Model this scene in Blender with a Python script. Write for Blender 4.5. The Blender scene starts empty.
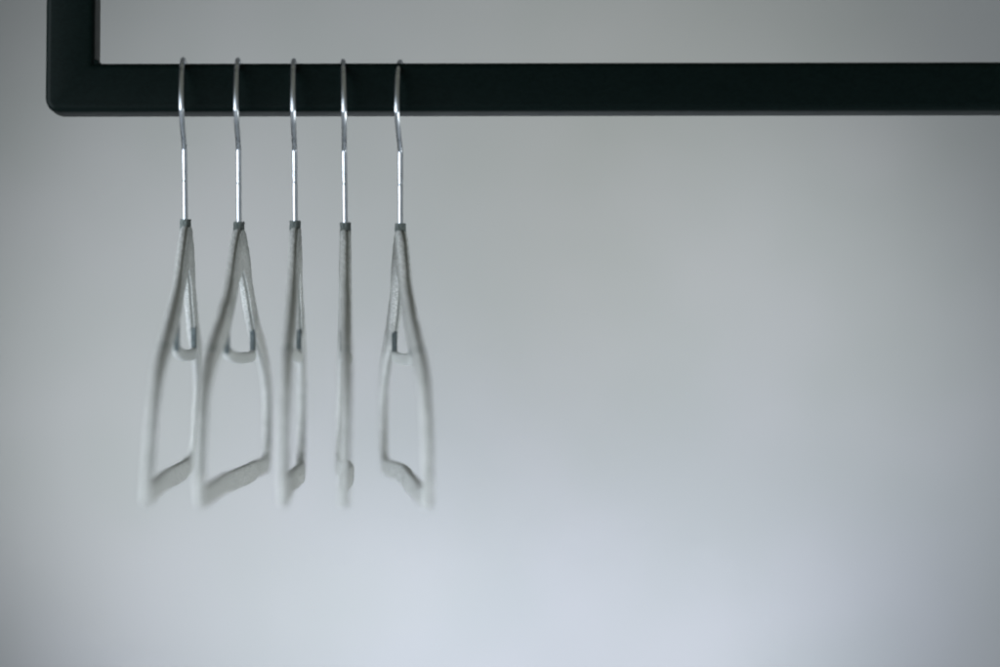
import bpy, bmesh, math, random, bisect
from mathutils import Vector, Matrix, noise

random.seed(4)
S = bpy.context.scene
C = S.collection
R = math.radians
F, D, H = 3255.0, 1.55, 345.0          # focal length in photo pixels, metres to the hangers, eye level in the photo


# ------------------------------------------------------------------ helpers
def empty(name, loc, rz=0.0):
    o = bpy.data.objects.new(name, None)
    o.empty_display_size = 0.02
    o.location = loc
    o.rotation_euler = (0, 0, rz)
    C.objects.link(o)
    return o


def tag(o, label=None, cat=None, group=None, kind=None):
    if label: o['label'] = label
    if cat: o['category'] = cat
    if group: o['group'] = group
    if kind: o['kind'] = kind


def obj(name, bm, mat, parent=None, smooth=40):
    me = bpy.data.meshes.new(name)
    bm.normal_update()
    bm.to_mesh(me)
    bm.free()
    me.materials.append(mat)
    if smooth:
        me.shade_smooth()
        me.set_sharp_from_angle(angle=R(smooth))
    o = bpy.data.objects.new(name, me)
    C.objects.link(o)
    if parent: o.parent = parent
    return o


def catmull(P, n, closed=False):
    out = []
    N = len(P)
    segs = N if closed else N - 1
    for i in range(segs):
        if closed:
            a, b, c, d = (P[(i + k - 1) % N] for k in range(4))
        else:
            a, b, c, d = P[max(i - 1, 0)], P[i], P[i + 1], P[min(i + 2, N - 1)]
        for k in range(n):
            t = k / n
            out.append(tuple(0.5 * (2 * q + (r - p) * t + (2 * p - 5 * q + 4 * r - s) * t * t
                                    + (3 * q - p - 3 * r + s) * t ** 3) for p, q, r, s in zip(a, b, c, d)))
    if not closed: out.append(tuple(P[-1]))
    return out


def loft(rings, closed=False, caps=True):
    bm = bmesh.new()
    V = [[bm.verts.new(p) for p in r] for r in rings]
    n = len(rings[0])
    m = len(rings)
    for i in range(m if closed else m - 1):
        a, b = V[i], V[(i + 1) % m]
        for k in range(n):
            bm.faces.new((a[k], a[(k + 1) % n], b[(k + 1) % n], b[k]))
    if not closed and caps:
        bm.faces.new(V[0][::-1])
        bm.faces.new(V[-1])
    bm.verts.index_update()
    bmesh.ops.recalc_face_normals(bm, faces=bm.faces)
    return bm


def tube(pts, rad, n=14):
    pts = [Vector(p) for p in pts]
    rings = []
    up = Vector((1, 0, 0))
    for i, p in enumerate(pts):
        t = (pts[min(i + 1, len(pts) - 1)] - pts[max(i - 1, 0)]).normalized()
        a = (up - up.dot(t) * t).normalized()
        b = t.cross(a)
        r = rad(i / (len(pts) - 1)) if callable(rad) else rad
        rings.append([p + r * (math.cos(6.28318 * k / n) * a + math.sin(6.28318 * k / n) * b) for k in range(n)])
    return loft(rings)


# ------------------------------------------------------------------ materials
def mat(name, col, rough=0.5, metal=0.0, spec=0.5):
    m = bpy.data.materials.new(name)
    m.use_nodes = True
    b = m.node_tree.nodes['Principled BSDF']
    b.inputs['Base Color'].default_value = (*col, 1)
    b.inputs['Roughness'].default_value = rough
    b.inputs['Metallic'].default_value = metal
    b.inputs['Specular IOR Level'].default_value = spec
    return m, m.node_tree, b


def nd(nt, t, **kw):
    n = nt.nodes.new(t)
    for k, v in kw.items():
        if k in n.inputs: n.inputs[k].default_value = v
        else: setattr(n, k, v)
    return n


def noisy(m, scale, c0, c1, lo=0.35, hi=0.65, stretch=(1, 1, 1), bump=0.0, dist=0.0002, detail=4.0, rough=None):
    _, nt, b = m
    tc = nd(nt, 'ShaderNodeTexCoord')
    mp = nd(nt, 'ShaderNodeMapping')
    mp.inputs['Scale'].default_value = stretch
    nt.links.new(tc.outputs['Object'], mp.inputs['Vector'])
    nz = nd(nt, 'ShaderNodeTexNoise', Scale=scale, Detail=detail)
    nt.links.new(mp.outputs[0], nz.inputs['Vector'])
    cr = nd(nt, 'ShaderNodeValToRGB')
    cr.color_ramp.elements[0].position = lo
    cr.color_ramp.elements[1].position = hi
    cr.color_ramp.elements[0].color = (*c0, 1)
    cr.color_ramp.elements[1].color = (*c1, 1)
    nt.links.new(nz.outputs['Fac'], cr.inputs[0])
    nt.links.new(cr.outputs[0], b.inputs['Base Color'])
    if bump:
        bp = nd(nt, 'ShaderNodeBump', Strength=bump, Distance=dist)
        nt.links.new(nz.outputs['Fac'], bp.inputs['Height'])
        nt.links.new(bp.outputs[0], b.inputs['Normal'])
    if rough:
        mr = nd(nt, 'ShaderNodeMapRange')
        mr.inputs['To Min'].default_value, mr.inputs['To Max'].default_value = rough
        nz2 = nd(nt, 'ShaderNodeTexNoise', Scale=scale * 0.13, Detail=6.0)
        nt.links.new(mp.outputs[0], nz2.inputs['Vector'])
        nt.links.new(nz2.outputs['Fac'], mr.inputs['Value'])
        nt.links.new(mr.outputs[0], b.inputs['Roughness'])
    return m[0]


def velvet(name, c0, c1, sheen, stretch=(1, 1, 1)):
    m = mat(name, c0, 0.95, 0, 0.1)
    m[2].inputs['Sheen Weight'].default_value = sheen
    m[2].inputs['Sheen Roughness'].default_value = 0.45
    m[2].inputs['Sheen Tint'].default_value = (0.9, 0.95, 1.0, 1)
    return noisy(m, 1000, c0, c1, 0.38, 0.62, stretch, 1.0, 0.0007, detail=6.0)


M_WALL = noisy(mat('wall_paint', (0.6, 0.6, 0.6), 0.9, 0, 0.1), 9, (0.282, 0.286, 0.282), (0.298, 0.297, 0.298), bump=0.05, dist=0.002)
M_RAIL = noisy(mat('black_powder_coat', (0.004, 0.011, 0.010), 0.4, 0, 0.06), 900, (0.0006, 0.0030, 0.0026), (0.0016, 0.0050, 0.0044), stretch=(0.6, 1, 1),
               bump=0.05, dist=0.0002, rough=(0.36, 0.50))
M_VELVET = velvet('grey_velvet', (0.32, 0.325, 0.31), (0.67, 0.675, 0.655), 0.3)
M_VELVET_BAR = velvet('grey_velvet_tie_bar', (0.42, 0.43, 0.41), (0.54, 0.55, 0.53), 0.3)
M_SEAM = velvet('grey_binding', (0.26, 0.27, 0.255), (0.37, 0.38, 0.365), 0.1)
M_COLLAR = velvet('charcoal_flock', (0.075, 0.09, 0.086), (0.17, 0.19, 0.182), 0.2)
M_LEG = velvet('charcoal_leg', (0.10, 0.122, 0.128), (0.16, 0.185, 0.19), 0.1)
M_CHROME = noisy(mat('zinc_wire', (0.7, 0.72, 0.75), 0.28, 1.0), 420, (0.47, 0.50, 0.535), (0.58, 0.61, 0.645), stretch=(1, 1, 0.25),
                 bump=0.03, dist=0.0002, rough=(0.22, 0.34))

# ------------------------------------------------------------------ setting: the plain wall behind
WALL_Y = 1.6
bm = bmesh.new()
vs = [bm.verts.new(p) for p in ((-5, WALL_Y, -2), (5, WALL_Y, -2), (5, WALL_Y, 3), (-5, WALL_Y, 3),
                                (-5, WALL_Y + .15, -2), (5, WALL_Y + .15, -2), (5, WALL_Y + .15, 3), (-5, WALL_Y + .15, 3))]
for f in ((0, 1, 2, 3), (7, 6, 5, 4), (0, 4, 5, 1), (1, 5, 6, 2), (2, 6, 7, 3), (3, 7, 4, 0)):
    bm.faces.new([vs[i] for i in f])
bmesh.ops.recalc_face_normals(bm, faces=bm.faces)
w = obj('wall', bm, M_WALL, smooth=0)
tag(w, kind='structure')

# ------------------------------------------------------------------ the black tube rail: upright and crossbar, mitred
RAIL_Z, T, XL = 0.1212, 0.0115, -0.2150
rail = empty('clothes_rail', (XL, 0, RAIL_Z))
rail.rotation_euler = (R(-3.5), 0, R(-1.15))
tag(rail, 'black square tube metal rail with a left upright, five hangers hooked over it', 'clothes rail')


def rail_solid():
    bm = bmesh.new()
    ch, top, right = 0.0036, 0.75, 1.15
    P = [(ch, -T), (right, -T), (right, T), (2 * T + .0002, T), (2 * T + .0002, top), (0, top), (0, -T + ch)]
    a = [bm.verts.new((x, -T, z)) for x, z in P]
    b = [bm.verts.new((x, T, z)) for x, z in P]
    bm.faces.new(a)
    bm.faces.new(b[::-1])
    for i in range(len(P)):
        j = (i + 1) % len(P)
        bm.faces.new((a[i], b[i], b[j], a[j]))
    bmesh.ops.recalc_face_normals(bm, faces=bm.faces)
    inner = [e for e in bm.edges if all(abs(v.co.x - 2 * T - .0002) < 1e-5 and abs(v.co.z - T) < 1e-5 for v in e.verts)]
    ed = [e for e in bm.edges if e not in inner]
    bmesh.ops.bevel(bm, geom=ed, offset=0.0030, segments=6, profile=0.5, affect='EDGES')
    return bm


n = Vector((T * 2, 0, 2 * T)).normalized()
mit = Vector((-2 * T, 0, 2 * T)).normalized()          # normal of the mitre plane, upright on its positive side
for name, outer in (('crossbar', True), ('upright', False)):
    bm = rail_solid()
    bmesh.ops.bisect_plane(bm, geom=bm.verts[:] + bm.edges[:] + bm.faces[:], plane_co=(2 * T + .0002, 0, T), plane_no=mit,
                           clear_outer=outer, clear_inner=not outer)
    obj(name, bm, M_RAIL, rail, 30)
pts = [(2 * T + .0006, -T + .0015 + .00105 * k, T + .0005) for k in range(18)]
bm = tube(pts, lambda t: 0.0015 + 0.0003 * math.sin(t * 31) + 0.0002 * math.sin(t * 53), 10)
obj('weld_bead', bm, M_RAIL, rail)

# ------------------------------------------------------------------ the hangers
# half outline of the flocked frame in mm: outer edge (u, drop) and inner edge (u, drop); u along the hanger, mirrored
HALF = [(0, -1.2, 0, 19), (7, -0.7, 3, 19.2), (16, 1.6, 8, 20.2), (28, 7.2, 17, 22.4), (41, 15.2, 32, 27.5), (54, 24.2, 49, 36.5), (71, 31.5, 67, 44),
        (90, 38, 86, 51.2), (110, 44, 106.5, 56), (130, 49, 127, 60), (145, 53, 142, 63.6), (149.0, 54.2, 146, 64.6), (149.6, 56.9, 148, 65.2),
        (152.8, 57.8, 151, 66.2), (153.4, 55.5, 152.4, 66.8), (157, 56.6, 156, 67.6), (168, 60, 165, 70.4), (181, 66.0, 176, 75), (190.5, 73, 183.3, 80.5), (196.5, 82, 187.6, 87.5),
        (199.6, 93, 190.2, 96), (200.4, 105, 191.2, 104), (199.7, 114.5, 191, 110.6), (195.5, 120.6, 188, 112.8), (186, 122.4, 181, 113.6),
        (165, 122.4, 162, 113.8), (130, 122, 130, 113.2), (90, 121.6, 90, 112.6), (45, 121.8, 45, 112.4), (0, 122, 0, 112.4)]


def stations():
    pos = HALF[:]
    neg = [(-a, b, -c, d) for a, b, c, d in HALF[1:-1]][::-1]
    return catmull(pos + neg, 4, closed=True)


def cross(o, i, t, groove, inner=None):
    """section of the frame between outer point o and inner point i (u, z): a rounded strip t thick with a seam in its outer edge"""
    inner = groove if inner is None else inner
    o, i = Vector(o), Vector(i)
    d = i - o
    L = d.length
    d.normalize()
    h = t / 2
    r = 0.0017
    prof = []
    # outer edge, from the left face to the right face, with the seam right of its middle
    for x, q in ((-h, r * 1.15), (-h * .93, r * .55), (-h * .68, r * .16), (-h * .3, 0), (h * .02, .00008), (h * .12, groove * .7), (h * .26, groove), (h * .52, groove), (h * .66, groove * .7),
                 (h * .76, r * .2), (h * .85, r * .34), (h * .94, r * .6), (h, r * 1.15)):
        prof.append((x, q))
    for x, q in ((h, L * .5), (h, L - r), (h * .86, L - r * .35), (h * .72, L - .0001), (h * .62, L - inner * .7), (h * .50, L - inner), (h * .26, L - inner), (h * .14, L - inner * .7), (h * .04, L - .00005), (-h * .5, L), (-h * .86, L - r * .35), (-h, L - r), (-h, L * .5)):
        prof.append((x, q))
    return [(x, o + d * q) for x, q in prof]


def sag(z, swing):
    """sideways set of the lower frame, growing towards its bar (swing in photo pixels)"""
    return swing * D / F * (max(0.0, -z) / 0.122) ** 1.4


def bow(u, z, amp):
    """a flocked frame is never quite flat: its lower bar bows sideways"""
    k = max(0.0, min(1.0, (-z) / 0.115))
    return amp * k * k * math.exp(-((u + 0.045) / 0.075) ** 2)


def jitter(p, a, s):
    v = Vector(p)
    return v + a * noise.noise_vector(v * s)


def make_body(seed, amp, swing):
    rings = []
    for (ou, ov, iu, iv) in stations():
        k = max(0.0, min(1.0, (ov - 30) / 45))
        k = k * k * (3 - 2 * k)                 # the frame thins from the neck to its sides and bar
        sec = cross((ou / 1000, -ov / 1000), (iu / 1000, -iv / 1000), 0.0050 - 0.0009 * k, 0.0008, 0.0002 if iv > 108 else 0.0006)
        ring = []
        for x, q in sec:
            p = Vector((x + 0.0003 * k + bow(q.x, q.y, amp) + sag(q.y, swing), -q.x, q.y))
            o = Vector((seed * 3.1, 0, 0))
            p = p + 0.00016 * noise.noise_vector((p + o) * 260) + 0.00028 * noise.noise_vector((p + o) * 60)
            ring.append(p)
        rings.append(ring)
    bm = loft(rings, closed=True)
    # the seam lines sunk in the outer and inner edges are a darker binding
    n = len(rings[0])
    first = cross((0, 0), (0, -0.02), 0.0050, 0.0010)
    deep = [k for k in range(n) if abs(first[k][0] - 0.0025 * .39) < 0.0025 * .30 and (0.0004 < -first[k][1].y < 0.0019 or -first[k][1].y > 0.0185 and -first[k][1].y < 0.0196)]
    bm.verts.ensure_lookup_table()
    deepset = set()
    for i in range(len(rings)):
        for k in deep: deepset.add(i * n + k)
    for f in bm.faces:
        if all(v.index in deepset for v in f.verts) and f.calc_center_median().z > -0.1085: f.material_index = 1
    # the flock itself: short fibres standing off the cloth
    rnd = random.Random(seed)
    faces = [f for f in bm.faces if f.material_index == 0]
    acc, cum = 0.0, []
    for f in faces:
        acc += f.calc_area()
        cum.append(acc)
    bm.normal_update()
    new = []
    for _ in range(11000):
        f = faces[min(len(faces) - 1, bisect.bisect(cum, rnd.random() * acc))]
        a, b, c = [v.co for v in f.verts][:3]
        s_, t_ = rnd.random(), rnd.random()
        p = a + (b - a) * s_ + (c - b) * t_
        dirn = (f.normal + 0.9 * Vector((rnd.uniform(-1, 1), rnd.uniform(-1, 1), rnd.uniform(-1, 1)))).normalized()
        side = dirn.orthogonal().normalized() * 0.00009
        new.append((p - side, p + side, p + dirn * rnd.uniform(0.00025, 0.0006)))
    for tri in new:
        bm.faces.new([bm.verts.new(q) for q in tri])
    return bm


def make_tie_bar(seed, amp, swing):
    rings = []
    n = 36
    for k in range(n + 1):
        u = -0.0800 + 0.158 * k / n
        s = (u + 0.001) / 0.079
        z = -0.0603 + 0.0030 * max(0, s) ** 3 + 0.0012 * max(0, -s) ** 4
        e = min(1.0, (1.0 - abs(s)) / 0.05 + 0.35)
        hh, hx = 0.0027 * e, 0.0020 * e
        ring = []
        for a in range(14):
            t = 6.28318 * a / 14
            cx, cz = math.cos(t), math.sin(t)
            p = Vector((hx * math.copysign(abs(cx) ** .7, cx) + amp * (0.55 * (1 - s * s)) + sag(z, swing), -u, z + hh * math.copysign(abs(cz) ** .7, cz)))
            ring.append(p + 0.0002 * noise.noise_vector((p + Vector((seed, 0, 0))) * 230))
        rings.append(ring)
    return loft(rings)


def make_leg(sign, swing):
    bm = bmesh.new()
    u0, u1 = 0.0745 * sign, 0.0795 * sign
    z0, z1 = -0.0585, -0.0445
    bmesh.ops.create_cube(bm, size=1)
    for v in bm.verts:
        v.co = Vector((v.co.x * 0.0025 + sag(-0.052, swing), -(u0 + u1) / 2 + v.co.y * 0.0046, (z0 + z1) / 2 + v.co.z * (z1 - z0)))
    bmesh.ops.bevel(bm, geom=bm.edges[:], offset=0.0006, segments=2, affect='EDGES')
    return bm


def make_notch_shade(sign, swing):  # box that fills the strap notch, its dark colour stands for shade
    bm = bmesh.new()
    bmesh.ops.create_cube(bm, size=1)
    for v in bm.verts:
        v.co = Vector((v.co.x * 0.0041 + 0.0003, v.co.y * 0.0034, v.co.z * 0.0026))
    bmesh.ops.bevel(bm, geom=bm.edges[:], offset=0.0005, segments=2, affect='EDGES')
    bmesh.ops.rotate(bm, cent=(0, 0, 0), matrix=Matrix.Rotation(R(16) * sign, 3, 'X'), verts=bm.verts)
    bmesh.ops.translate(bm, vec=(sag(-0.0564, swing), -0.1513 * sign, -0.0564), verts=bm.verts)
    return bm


def make_collar(seed):
    rings = []
    for z, r in ((-.0011, .00245), (-.0009, .00262), (.0008, .00262), (.002, .0026), (.0032, .00264), (.0040, .00262), (.0044, .0025), (.0045, .0021),
                 (.0044, .0015)):
        ring = []
        for k in range(22):
            t = 6.28318 * k / 22
            p = Vector((r * math.cos(t), r * 1.15 * math.sin(t), z))
            ring.append(p + 0.0004 * noise.noise_vector((p + Vector((seed, 0, 0))) * 800) * (1 if r > .002 else .2))
        rings.append(ring)
    return loft(rings)


def make_hook(z0, ztop, dx, yaw):
    """wire from inside the collar up, kinked towards the camera and round over the rail; z relative to the hanger's origin"""
    rc = 0.0242
    zc = ztop - rc
    P = [(0, 0.001), (0, 0.008), (0, 0.016), (0, 0.025), (0, 0.0300), (0.0005, zc - 0.0190), (0.0024, zc - 0.0166), (0.0062, zc - 0.0141), (0.0110, zc - 0.0115),
         (0.0160, zc - 0.0085), (0.0204, zc - 0.0052), (0.0233, zc - 0.0020)]
    for a in range(0, 170, 13):
        P.append((rc * math.cos(R(a)), zc + rc * math.sin(R(a))))
    Q = catmull(P, 7)
    out = []
    for u, z in Q:
        lean = dx * min(1, z / ztop)
        out.append((lean + u * math.sin(yaw), -u * math.cos(yaw), z))
    L = len(out)

    def rad(t):
        z = out[min(L - 1, int(t * (L - 1) + .5))][2]
        r = 0.00123
        if t < 0.42:                                            # the nicks left by the bending jaws on the stem
            for zz, w_, d_ in ((0.0232, .0003, -.00020), (0.0268, .0012, .00004), (0.0338, .0014, .00008)):
                r += d_ * math.exp(-((z - zz) / w_) ** 2)
        return r
    # resample the stem finely so that the nicks have geometry
    fine = []
    for a, b in zip(out[:-1], out[1:]):
        m_ = 4 if b[2] < zc else 1
        for k in range(m_):
            fine.append(tuple(x + (y - x) * k / m_ for x, y in zip(a, b)))
    fine.append(out[-1])
    out = fine
    L = len(out)
    return tube(out, rad, 16)


G = 'grey flocked hangers hooked over the black rail'
SPEC = [  # px, collar top py, body yaw, neck offset px, sideways set px, hook yaw, lean px, bow, hook top py
    (185.3, 219.3, 2.5, 1.0, -15.0, 2.7, -2.0, .0022, 'grey flocked hanger nearest the rail corner, partly hidden behind the next hanger'),
    (239.0, 221.8, 0.0, 0.6, -3.0, 1.9, -0.8, .0020, 'grey flocked hanger with the widest open frame of the five, tie bar fully in view'),
    (295.2, 220.8, 2.4, 0.3, -3.0, 2.1, -1.2, .0026, 'middle grey flocked hanger of the five, a narrow slit of wall inside its frame'),
    (345.3, 222.3, 3.1, 0.0, -4.5, 3.1, -2.2, .0040, 'grey flocked hanger turned edge on, seen as a single thin upright strip'),
    (400.4, 223.4, 4.75, 0.0, 2.5, -2.2, 0.0, .0029, 'grey flocked hanger next to the long empty rail, its near end swung right'),
]
for i, (px, py, yaw, off, swing, hyaw, lean, amp, label) in enumerate(SPEC):
    x = (px - 500) * D / F
    ctop = (H - py) * D / F
    z0 = ctop - 0.0045
    h = empty('coat_hanger', (x, 0, z0))
    tag(h, label, 'hanger', G)
    body = obj('frame', make_body(i, amp, swing), M_VELVET, h, 50)
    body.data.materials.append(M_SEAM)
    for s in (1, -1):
        obj('notch_shade', make_notch_shade(s, swing), M_LEG, body)  # dark box in place of the shade inside the cut
    tie = obj('tie_bar', make_tie_bar(i, amp, swing), M_VELVET_BAR, h)
    for s in (1, -1):
        obj('leg', make_leg(s, swing), M_LEG, tie)
    tie_off = (4.0, 1.8, 0.5, 0.0, 1.5)[i]
    for o in (body, tie):
        o.rotation_euler.z = R(yaw)
        o.location.x = (off + (tie_off if o is tie else 0)) * D / F
    obj('collar', make_collar(i * 2.3), M_COLLAR, h)
    rz = 0.1359 - 0.0003 * i
    obj('hook', make_hook(0, rz - z0, lean * D / F, R(hyaw)), M_CHROME, h, 60)

# ------------------------------------------------------------------ light
wd = bpy.data.worlds.new('World')
S.world = wd
wd.use_nodes = True
nt = wd.node_tree
bg = nt.nodes['Background']
WORLD = 1.0
tc = nd(nt, 'ShaderNodeTexCoord')
sep = nd(nt, 'ShaderNodeSeparateXYZ')
nt.links.new(tc.outputs['Generated'], sep.inputs[0])
cr = nd(nt, 'ShaderNodeValToRGB')
mr = nd(nt, 'ShaderNodeMapRange')
mr.inputs['From Min'].default_value, mr.inputs['From Max'].default_value = -1, 1
nt.links.new(sep.outputs['Z'], mr.inputs['Value'])
nt.links.new(mr.outputs[0], cr.inputs[0])
e = cr.color_ramp.elements                                  # dim ceiling over a paler room
e[0].position, e[0].color = 0.0, (0.45, 0.50, 0.55, 1)
e[1].position, e[1].color = 1.0, (0.16, 0.165, 0.135, 1)
x = e.new(0.57); x.color = (0.33, 0.36, 0.37, 1)
x = e.new(0.70); x.color = (0.17, 0.175, 0.145, 1)
nt.links.new(cr.outputs[0], bg.inputs['Color'])
bg.inputs['Strength'].default_value = WORLD


def aim(o, target):
    o.rotation_euler = (Vector(target) - Vector(o.location)).to_track_quat('-Z', 'Y').to_euler()


def area(name, loc, target, w_, h_, power, col):
    l = bpy.data.lights.new(name, 'AREA')
    l.shape = 'RECTANGLE'
    l.size, l.size_y, l.energy, l.color = w_, h_, power, col
    o = bpy.data.objects.new(name, l)
    o.location = loc
    C.objects.link(o)
    aim(o, target)
    return o


def spot(name, loc, target, half, power, col, radius=0.1):
    l = bpy.data.lights.new(name, 'SPOT')
    l.spot_size, l.spot_blend, l.shadow_soft_size = R(2 * half), 1.0, radius
    l.energy, l.color = power, col
    o = bpy.data.objects.new(name, l)
    o.location = loc
    C.objects.link(o)
    aim(o, target)
    return o


def wallpt(px, py):
    k = (D + WALL_Y) / F
    return ((px - 500) * k, WALL_Y, (H - py) * k)


# the window, low on the left
window = area('window_light', (-1.20, -0.78, -0.22), (-0.1, 0, -0.02), 1.5, 1.5, 11.4, (0.84, 0.92, 1.0))
window.data.spread = R(75)
added_fill = area('added_fill_light', (1.20, 0.12, -0.85), (-0.1, 0, -0.02), 0.7, 0.7, 1.7, (0.95, 1.0, 1.0))  # added unseen fill lamp that brightens the hangers' right faces
added_fill.data.spread = R(60)
WALL_SPOTS = [   # added unseen spots washing the wall, their falloff imitates lens vignetting
    ((-1.2, 0.4, -0.1), (350, 420), 15, 1.02, (0.0, 0.0, 1.0)),
    ((0.0, 0.5, 1.1), (850, 480), 11, 86.851, (0.817, 0.897, 1.0)),
    ((1.2, 0.4, 0.1), (470, 800), 11, 194.571, (0.912, 0.958, 1.0)),
    ((-0.9, 0.4, -0.9), (300, 300), 15, 124.863, (0.942, 0.998, 1.0)),
    ((-0.9, 0.4, -0.9), (450, 620), 15, 10.188, (0.256, 0.361, 1.0)),
    ((0.5, 0.4, -1.1), (720, 280), 11, 46.156, (0.993, 1.0, 0.818)),
    ((1.2, 0.4, 0.1), (470, 800), 15, 44.525, (0.647, 0.732, 1.0)),
    ((0.0, 0.5, -1.1), (300, 560), 15, 52.29, (0.784, 0.864, 1.0)),
    ((1.2, 0.4, 0.1), (700, 600), 11, 39.884, (0.679, 0.769, 1.0)),
]
for k, (loc, tgt, half, power, col) in enumerate(WALL_SPOTS):
    spot('added_wall_spot', loc, wallpt(*tgt), half, power, col)

# ------------------------------------------------------------------ camera
cd = bpy.data.cameras.new('camera')
cam = bpy.data.objects.new('camera', cd)
C.objects.link(cam)
cam.location = (0, -D, 0)
cam.rotation_euler = (R(90) + math.atan((H - 333.5) / F), 0, 0)
cd.sensor_width = 36.0
cd.lens = F / 1000 * 36.0
cd.clip_end = 50
cd.dof.use_dof = True
cd.dof.focus_distance = 1.575
cd.dof.aperture_fstop = 3.5
S.camera = cam
S.view_settings.view_transform = 'Standard'
S.view_settings.look = 'None'
S.view_settings.exposure = 0
S.view_settings.gamma = 1
S.cycles.filter_width = 2.0
